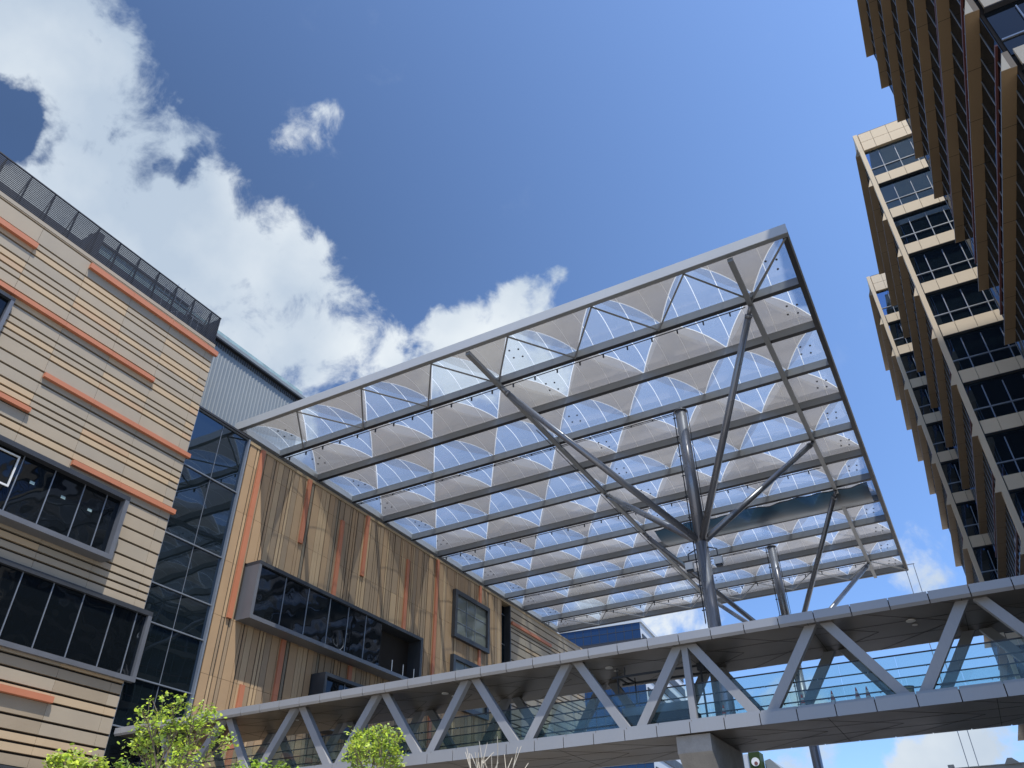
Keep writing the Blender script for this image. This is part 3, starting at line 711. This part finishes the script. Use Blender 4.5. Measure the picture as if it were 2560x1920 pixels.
for x in (-14.5,-12.): b.tube((x,38.3,8.25),(x,38.45,8.25),.25,RUBB,n=16); b.tube((x,39.75,8.25),(x,39.9,8.25),.25,RUBB,n=16)
b.build('wheel',ml)
# cones
cone0=None
def cone_parts(root):
    b=MB(); b.tube((0,0,.03),(0,0,.24),.16,CONER,r1=.118,n=20); b.tube((0,0,.24),(0,0,.36),.118,CONEW,r1=.095,n=20); b.tube((0,0,.36),(0,0,.5),.095,CONER,r1=.068,n=20); b.tube((0,0,.5),(0,0,.6),.068,CONEW,r1=.05,n=20); b.tube((0,0,.6),(0,0,.75),.05,CONER,r1=.022,n=20)
    b.build('body',root,raw=True)
    b=MB(); b.box(-.19,.19,-.19,.19,0,.035,RUBB); b.build('base',root,raw=True)
spots=[(-3.45,37.55,'traffic cone on the footbridge, rightmost of the row of cones'),(-3.87,37.5,'traffic cone on the footbridge, second from the right in the row of cones'),(-4.88,37.5,'traffic cone on the footbridge standing alone in the middle of the row'),(-6.15,37.5,'traffic cone on the footbridge half hidden behind a truss foot'),(-9.7,37.6,'small traffic cone on the footbridge beside the upright post')]
for i,(x,y,l) in enumerate(spots):
    if i==0: r0=thing('traffic_cone',l,'cone',(x,y,7.98),0,'traffic cones on the footbridge'); cone_parts(r0)
    else:
        r=r0.copy(); C.objects.link(r); r.location=(x,y,7.98+E); r['label']=l
        for ch in list(r0.children): c=ch.copy(); C.objects.link(c); c.parent=r
bn=thing('bucket','yellow plastic bucket standing on the footbridge by a stained truss foot','bucket',(-1.9,37.5,7.98))
b=MB(); b.tube((-1.9,37.5,8.),(-1.9,37.5,8.45),.22,YELM,r1=.28,n=18); b.build('body',bn); b=MB(); b.tube((-1.9,37.5,8.45),(-1.9,37.5,8.49),.31,DARKM,n=18); b.build('rim',bn)
# pier
pier=thing('bridge_pier','concrete hammerhead pier carrying the footbridge','pier',(-10.9,38.8,-E))
b=MB(); b.prism([(36.2,7.34),(36.2,6.63),(37.3,5.6),(38.,5.0),(38.,-E),(40.,-E),(40.,5.0),(41.2,6.4),(41.2,7.34)],'x',-11.65,-10.1,CONC)
b.build('hammerhead',pier)
b=MB(); b.box(-11.55,-10.2,36.193,36.2,6.68,7.28,CONC); b.build('bearing_plate',pier)

# ------------------------------------------------------------------ towers
def tower(name,label,X0,Y0,Y1,XW,ztop,zb0,pitch,wfin,group,front=True,zmin=-E,mw=2.4,shade_masses=False):
    dl=R(1.3); loc=Vector((X0*math.cos(dl)-Y0*math.sin(dl),X0*math.sin(dl)+Y0*math.cos(dl),-E))
    t_=thing(name,label,'building',loc,dl,group)
    def L(mb,n,par=None):
        mb.v=[(x-X0,y-Y0,z+E) for x,y,z in mb.v]; o=mb.build(n,t_,raw=True)
        if par: o.parent=par
        return o
    b=MB(); b.box(X0+.25,X0+XW,Y0+.35,Y1,-E,ztop-2.3,SLOT); b.box(X0+.0,X0+XW,Y0+.1,Y1,ztop-2.15,ztop,CREAM); L(b,'core')
    zs=[]; z=zb0
    while z>zmin+1.5: zs.append(z); z-=pitch
    # parapet panels on the front
    b=MB()
    xs=[X0+.4]; 
    while xs[-1]<X0+XW-.5: xs.append(xs[-1]+(1.05 if len(xs)==1 else 1.28))
    for a,c in zip(xs,xs[1:]):
        for (z0,z1) in ((ztop-2.2,ztop-1.1),(ztop-1.09,ztop)): b.box(a+.015,c-.015,Y0,Y0+.09,z0+.012,z1-.012,CREAM)
    b.box(X0+.4,X0+XW,Y0+.01,Y0+.1,ztop,ztop+.06,DARKM)
    L(b,'parapet')
    b=MB(); z=ztop
    b.box(X0-.02,X0+.33,Y0-.06,Y0+.4,ztop-2.2,ztop+.05,CREAM)
    if not shade_masses: b.box(X0+.0,X0+.34,Y0-.06,Y0+.4,-E,ztop-2.21,CREAM)
    for zz in zs:
        if not shade_masses: b.box(X0+.343,X0+.38,Y0-.05,Y0+.4,zz-.35,zz+1.05,DKFR)
    L(b,'corner_pier')
    top=ztop-2.2
    for zz in zs:
        b=MB()
        for a,c in zip(xs,xs[1:]): b.box(a+.015,c-.015,Y0,Y0+.12,zz+.02,zz+1.04,CREAM)
        b.box(X0+.4,X0+XW,Y0+.01,Y0+.3,zz-.03,zz+.018,DARKM)
        L(b,'spandrel')
        z0,z1=zz+1.04,top-.03
        b=MB(); b.box(X0+.37,X0+XW,Y0+.28,Y0+.32,z0,z1,GB if shade_masses else GT); w=L(b,'window')
        b=MB(); zt=z0+(z1-z0)*.33
        b.box(X0+.37,X0+XW,Y0+.2,Y0+.28,zt-.04,zt+.04,MULL)
        for a in xs[1:]: b.box(a-.03,a+.03,Y0+.205,Y0+.28,z0,z1-.35,MULL)
        f_=L(b,'window_frame'); f_.parent=w
        # side ribbon
        b=MB(); b.box(X0+.2,X0+.24,Y0+.4,Y1-.1,z0,z1,GB)
        y=Y0+1.2
        while y<Y1: b.box(X0+.17,X0+.2,y-.025,y+.025,z0,z1,MULL); y+=1.3
        b.box(X0+.1,X0+.2,Y0+.4,Y1-.1,zt-.05,zt+.05,REDM)
        L(b,'side_window')
        top=zz
        # wedge fin along the side
        b=MB(); b.prism([(X0+.22,zz),(X0-wfin,zz),(X0-wfin,zz+.05),(X0+.0,zz+1.04),(X0+.22,zz+1.04)],'y',Y0+.0,Y1,BRONZ)
        b.prism([(X0-.0,zz+.02),(X0-wfin+.02,zz+.02),(X0-wfin+.02,zz+.06),(X0-.0,zz+1.0)],'y',Y0-.012,Y0-.002,CREAM)
        y=Y0+3
        while y<Y1: b.box(X0-wfin-.002,X0+.22,y-.01,y+.01,zz-.003,zz,SLOT); y+=3
        b.box(X0-wfin-.012,X0-wfin-.001,Y0,Y1,zz,zz+.05,MULL)
        L(b,'side_fin')
    zz=ztop-2.2
    b=MB(); b.prism([(X0+.22,zz),(X0-wfin,zz),(X0-wfin,zz+.05),(X0+.0,zz+1.04),(X0+.22,zz+1.04)],'y',Y0+.45,Y1,BRONZ); L(b,'side_fin')
    if shade_masses:
        b=MB(); b.box(X0+1.5,X0+XW,Y0-12,Y0-.1,ztop-6,ztop,CREAM); L(b,'added_shade_block')  # unseen mass added in front of the tower to shade its front face
        b=MB(); b.box(X0+1.3,X0+XW,Y0+2,Y1-1,ztop,76,CREAM); L(b,'added_shade_storey')  # unseen upper mass added so its shadow reaches the canopy corner
    return t_
G='office towers with bronze fins and cream spandrels'
tower('office_tower','tall office tower seen steeply from below, its shaded bronze fins filling the upper corner',9.3,24.6,44.1,26,58.8,31.7+4.14*5,4.14,.34,G,shade_masses=True)
tower('office_tower','office tower with sunlit cream spandrels and dark windows behind the shaded tower',7.24,54.,71.6,24,59.4,52.7,4.22,.38,G)
tower('office_tower','office tower partly hidden behind the sunlit one, only its narrow front strip showing',5.85,74.6,90.8,22,59.7,53.0,4.25,.38,G)

# ------------------------------------------------------------------ distant buildings
def far_block():
    dl=R(5); X0,Y0=-60.,170.
    loc=Vector((X0,Y0,-E)); t_=thing('office_block','distant blue glass office block with white side walls and dark ribbon windows beyond the canopy','building',loc,dl)
    def L(mb,n): mb.v=[(x-X0,y-Y0,z+E) for x,y,z in mb.v]; return mb.build(n,t_,raw=True)
    b=MB(); b.box(X0-24,X0-.1,Y0+.1,Y0+40,-E,59.6,FARW); b.box(X0-24,X0+.3,Y0-.2,Y0+40,59.6,60.3,FARW); L(b,'core')
    b=MB(); b.box(X0-24,X0-.15,Y0,Y0+.09,-E,54.8,GF); b.box(X0-24,X0-.15,Y0,Y0+.09,55.6,59.6,GF); L(b,'curtain_wall')
    b=MB()
    for i in range(12): b.box(X0-24+i*2-.05,X0-24+i*2+.05,Y0-.06,Y0,-E,59.6,DKFR)
    for z in range(2,60,2): b.box(X0-24,X0-.2,Y0-.05,Y0-.001,z-.05,z+.05,DKFR)
    b.box(X0-24,X0+1.4,Y0-1.2,Y0,54.85,55.5,DARKM); L(b,'mullion')
    for z in (57.2,53.4,49.4,45.4,41.4,37.4,33.4,29.4,25.4,21.4,17.4):
        b=MB(); b.box(X0-.1,X0+.12,Y0+1,Y0+39,z-1.9,z,DARKM); L(b,'ribbon_window')
far_block()
gb=thing('green_wall_tower','slim green planted wall with a round white sign beyond the footbridge pier','building',(-40,172,-E))
b=MB(); b.box(-42.4,-40.8,172,175,-E,30.2,FARW); b.build('side_wall',gb)
b=MB(); b.box(-40.8,-38.6,171.8,175,-E,30.4,LF3); b.build('planting',gb)
b=MB(); b.tube((-39.6,171.79,28.6),(-39.6,171.7,28.6),.8,WHITEL,n=20); b.tube((-39.5,171.7,28.3),(-39.5,171.66,28.3),.35,REDM,n=16); b.build('sign',gb)
gh=thing('warehouse','small grey ribbed building with a pitched top beside the green planted wall','building',(-35,175,-E))
b=MB(); b.prism([(-38.3,-E),(-38.3,29.),(-37.2,29.3),(-30,22.),(-30,-E)],'y',174,190,CORR); b.build('walls',gh)
b=MB()
for i in range(8): b.box(-38.2+i,-38.1+i,173.9,174,-E,28.4-i*.9,DARKM)
b.build('cladding_ribs',gh)
pd=thing('podium_roof','sunlit cream parapet of a low podium with two raised blocks beyond the footbridge','parapet',(0,62,-E))
b=MB(); b.box(-1.9,5.8,60,66,-E,8.5,ROOFW); b.build('wall',pd)
b=MB(); b.box(-2.0,-1.65,59.9,60.6,8.5,8.75,ROOFW); b.prism([(1.1,8.5),(1.35,8.85),(1.6,8.85),(2.0,8.5)],'y',59.9,61,ROOFW); b.box(-1.9,5.8,59.95,60.1,8.5,8.56,ROOFW); b.build('coping',pd)

# ------------------------------------------------------------------ trees
def leafcluster(mb,attr,c,r,n,rg,mats,size):
    for _ in range(n):
        d=Vector((rg.gauss(0,1),rg.gauss(0,1),rg.gauss(0,.7)))
        d=d.normalized()*r*rg.random()**.5
        p_=c+d; a=Vector((rg.uniform(-1,1),rg.uniform(-1,1),rg.uniform(-.6,.6))).normalized(); up_=Vector((rg.gauss(0,.5),rg.gauss(0,.5),1)).normalized()
        s=a.cross(up_).normalized(); w=size*rg.uniform(.7,1.2)
        # small oval leaf, folded: 6 points
        pts=[p_-a*w*.55,p_-a*w*.2+s*w*.3,p_+a*w*.25+s*w*.27,p_+a*w*.6,p_+a*w*.25-s*w*.27-up_*w*.06,p_-a*w*.2-s*w*.3-up_*w*.06]
        mb.poly(pts,rg.choice(mats)); attr.append(rg.random())
def tree(label,az_px,top_py,dist,halfw,depth,seed,mats,leaves=True,nl=26,dens=1.):
    rg=rnd(seed); d=pxdir(az_px,top_py); h=math.hypot(d.x,d.y); c=Vector((d.x/h*dist,d.y/h*dist,0)); ztop=d.z/h*dist
    t_=thing('young_tree' if leaves else 'bare_tree',label,'tree',(c.x,c.y,-E),0,'young plaza trees' if leaves else None)
    tr=MB(); base=Vector((c.x,c.y,-E)); fork=Vector((c.x+rg.uniform(-.1,.1),c.y,ztop-depth*1.15))
    mat=BARK if leaves else TWIG
    tr.tube(base,fork,.075,mat,r1=.05,n=10)
    tips=[]
    def grow(p_,d_,ln,r,lv):
        q=p_+d_*ln; tr.tube(p_,q,r,mat,r1=r*.65,n=6,caps=False)
        if lv==0: tips.append((q,d_)); return
        if lv<=2: tips.append((q,d_))
        for _ in range(rg.choice([2,3,3])):
            nd=(d_+Vector((rg.gauss(0,.45),rg.gauss(0,.45),rg.gauss(.12,.25)))).normalized(); grow(q,nd,ln*rg.uniform(.62,.85),r*.62,lv-1)
    nm_=6 if leaves else 5
    for i in range(nm_):
        a=2*math.pi*i/nm_+rg.uniform(-.3,.3); grow(fork,Vector((math.cos(a)*.75,math.sin(a)*.75,1)).normalized(),depth*(.42 if leaves else .55)*rg.uniform(.8,1.1),.032 if leaves else .026,3 if leaves else 2)
    # fit the crown to its height and width
    zs=max(q.z for q,_ in tips); ws=max(max(abs((q-c).x),abs((q-c).y)) for q,_ in tips)
    kz=(ztop-.08-fork.z)/(zs-fork.z); kw=halfw/ws
    def fit(v):
        if v[2]<=fork.z: return v
        t2=min(1,(v[2]-fork.z)/.3); k=1+(kw-1)*t2
        return (c.x+(v[0]-c.x)*k,c.y+(v[1]-c.y)*k,fork.z+(v[2]-fork.z)*kz)
    tr.v=[fit(v) for v in tr.v]
    tr.build('trunk',t_)
    if leaves:
        cr_=MB(); at=[]
        for q,_ in tips:
            if rg.random()>dens: continue
            leafcluster(cr_,at,Vector(fit(tuple(q))),rg.uniform(.07,.19),nl,rg,mats,rg.uniform(.045,.07))
        cr_.build('crown',t_,attr=at)
    return t_
tree('bushy light green young tree in front of the dark glass strip at the footbridge end',462,1748,13,.70,1.25,21,[LF1,LF1,LF2],nl=15,dens=.62)
tree('yellowish young tree top in front of the lowest horizontal boards',200,1862,12.5,.50,.8,5,[LF2,LF2,LF1],nl=16,dens=.7)
tree('low dense green treetop under the footbridge between the two taller young trees',655,1888,14,.62,.9,8,[LF1,LF3,LF1],nl=20,dens=.8)
tree('rounded light green young tree in front of the middle of the footbridge',945,1810,14,.58,1.1,13,[LF1,LF2,LF1],nl=18,dens=.75)
tree('small treetop just showing beside the trunk of the bushy young tree',345,1896,14,.42,.8,17,[LF3,LF1,LF1],nl=16,dens=.7)
tree('leafless pale tree with thin forking twigs below the footbridge',1240,1838,13,.62,1.1,4,[],leaves=False)

# ------------------------------------------------------------------ render settings
S.render.engine='CYCLES'
S.view_settings.view_transform='Standard'; S.view_settings.look='None'; S.view_settings.exposure=.35; S.view_settings.gamma=1
S.cycles.max_bounces=10; S.cycles.transparent_max_bounces=24; S.cycles.glossy_bounces=5; S.cycles.diffuse_bounces=4; S.cycles.transmission_bounces=4
S.cycles.caustics_reflective=False; S.cycles.caustics_refractive=False
S.render.resolution_x=1024; S.render.resolution_y=768
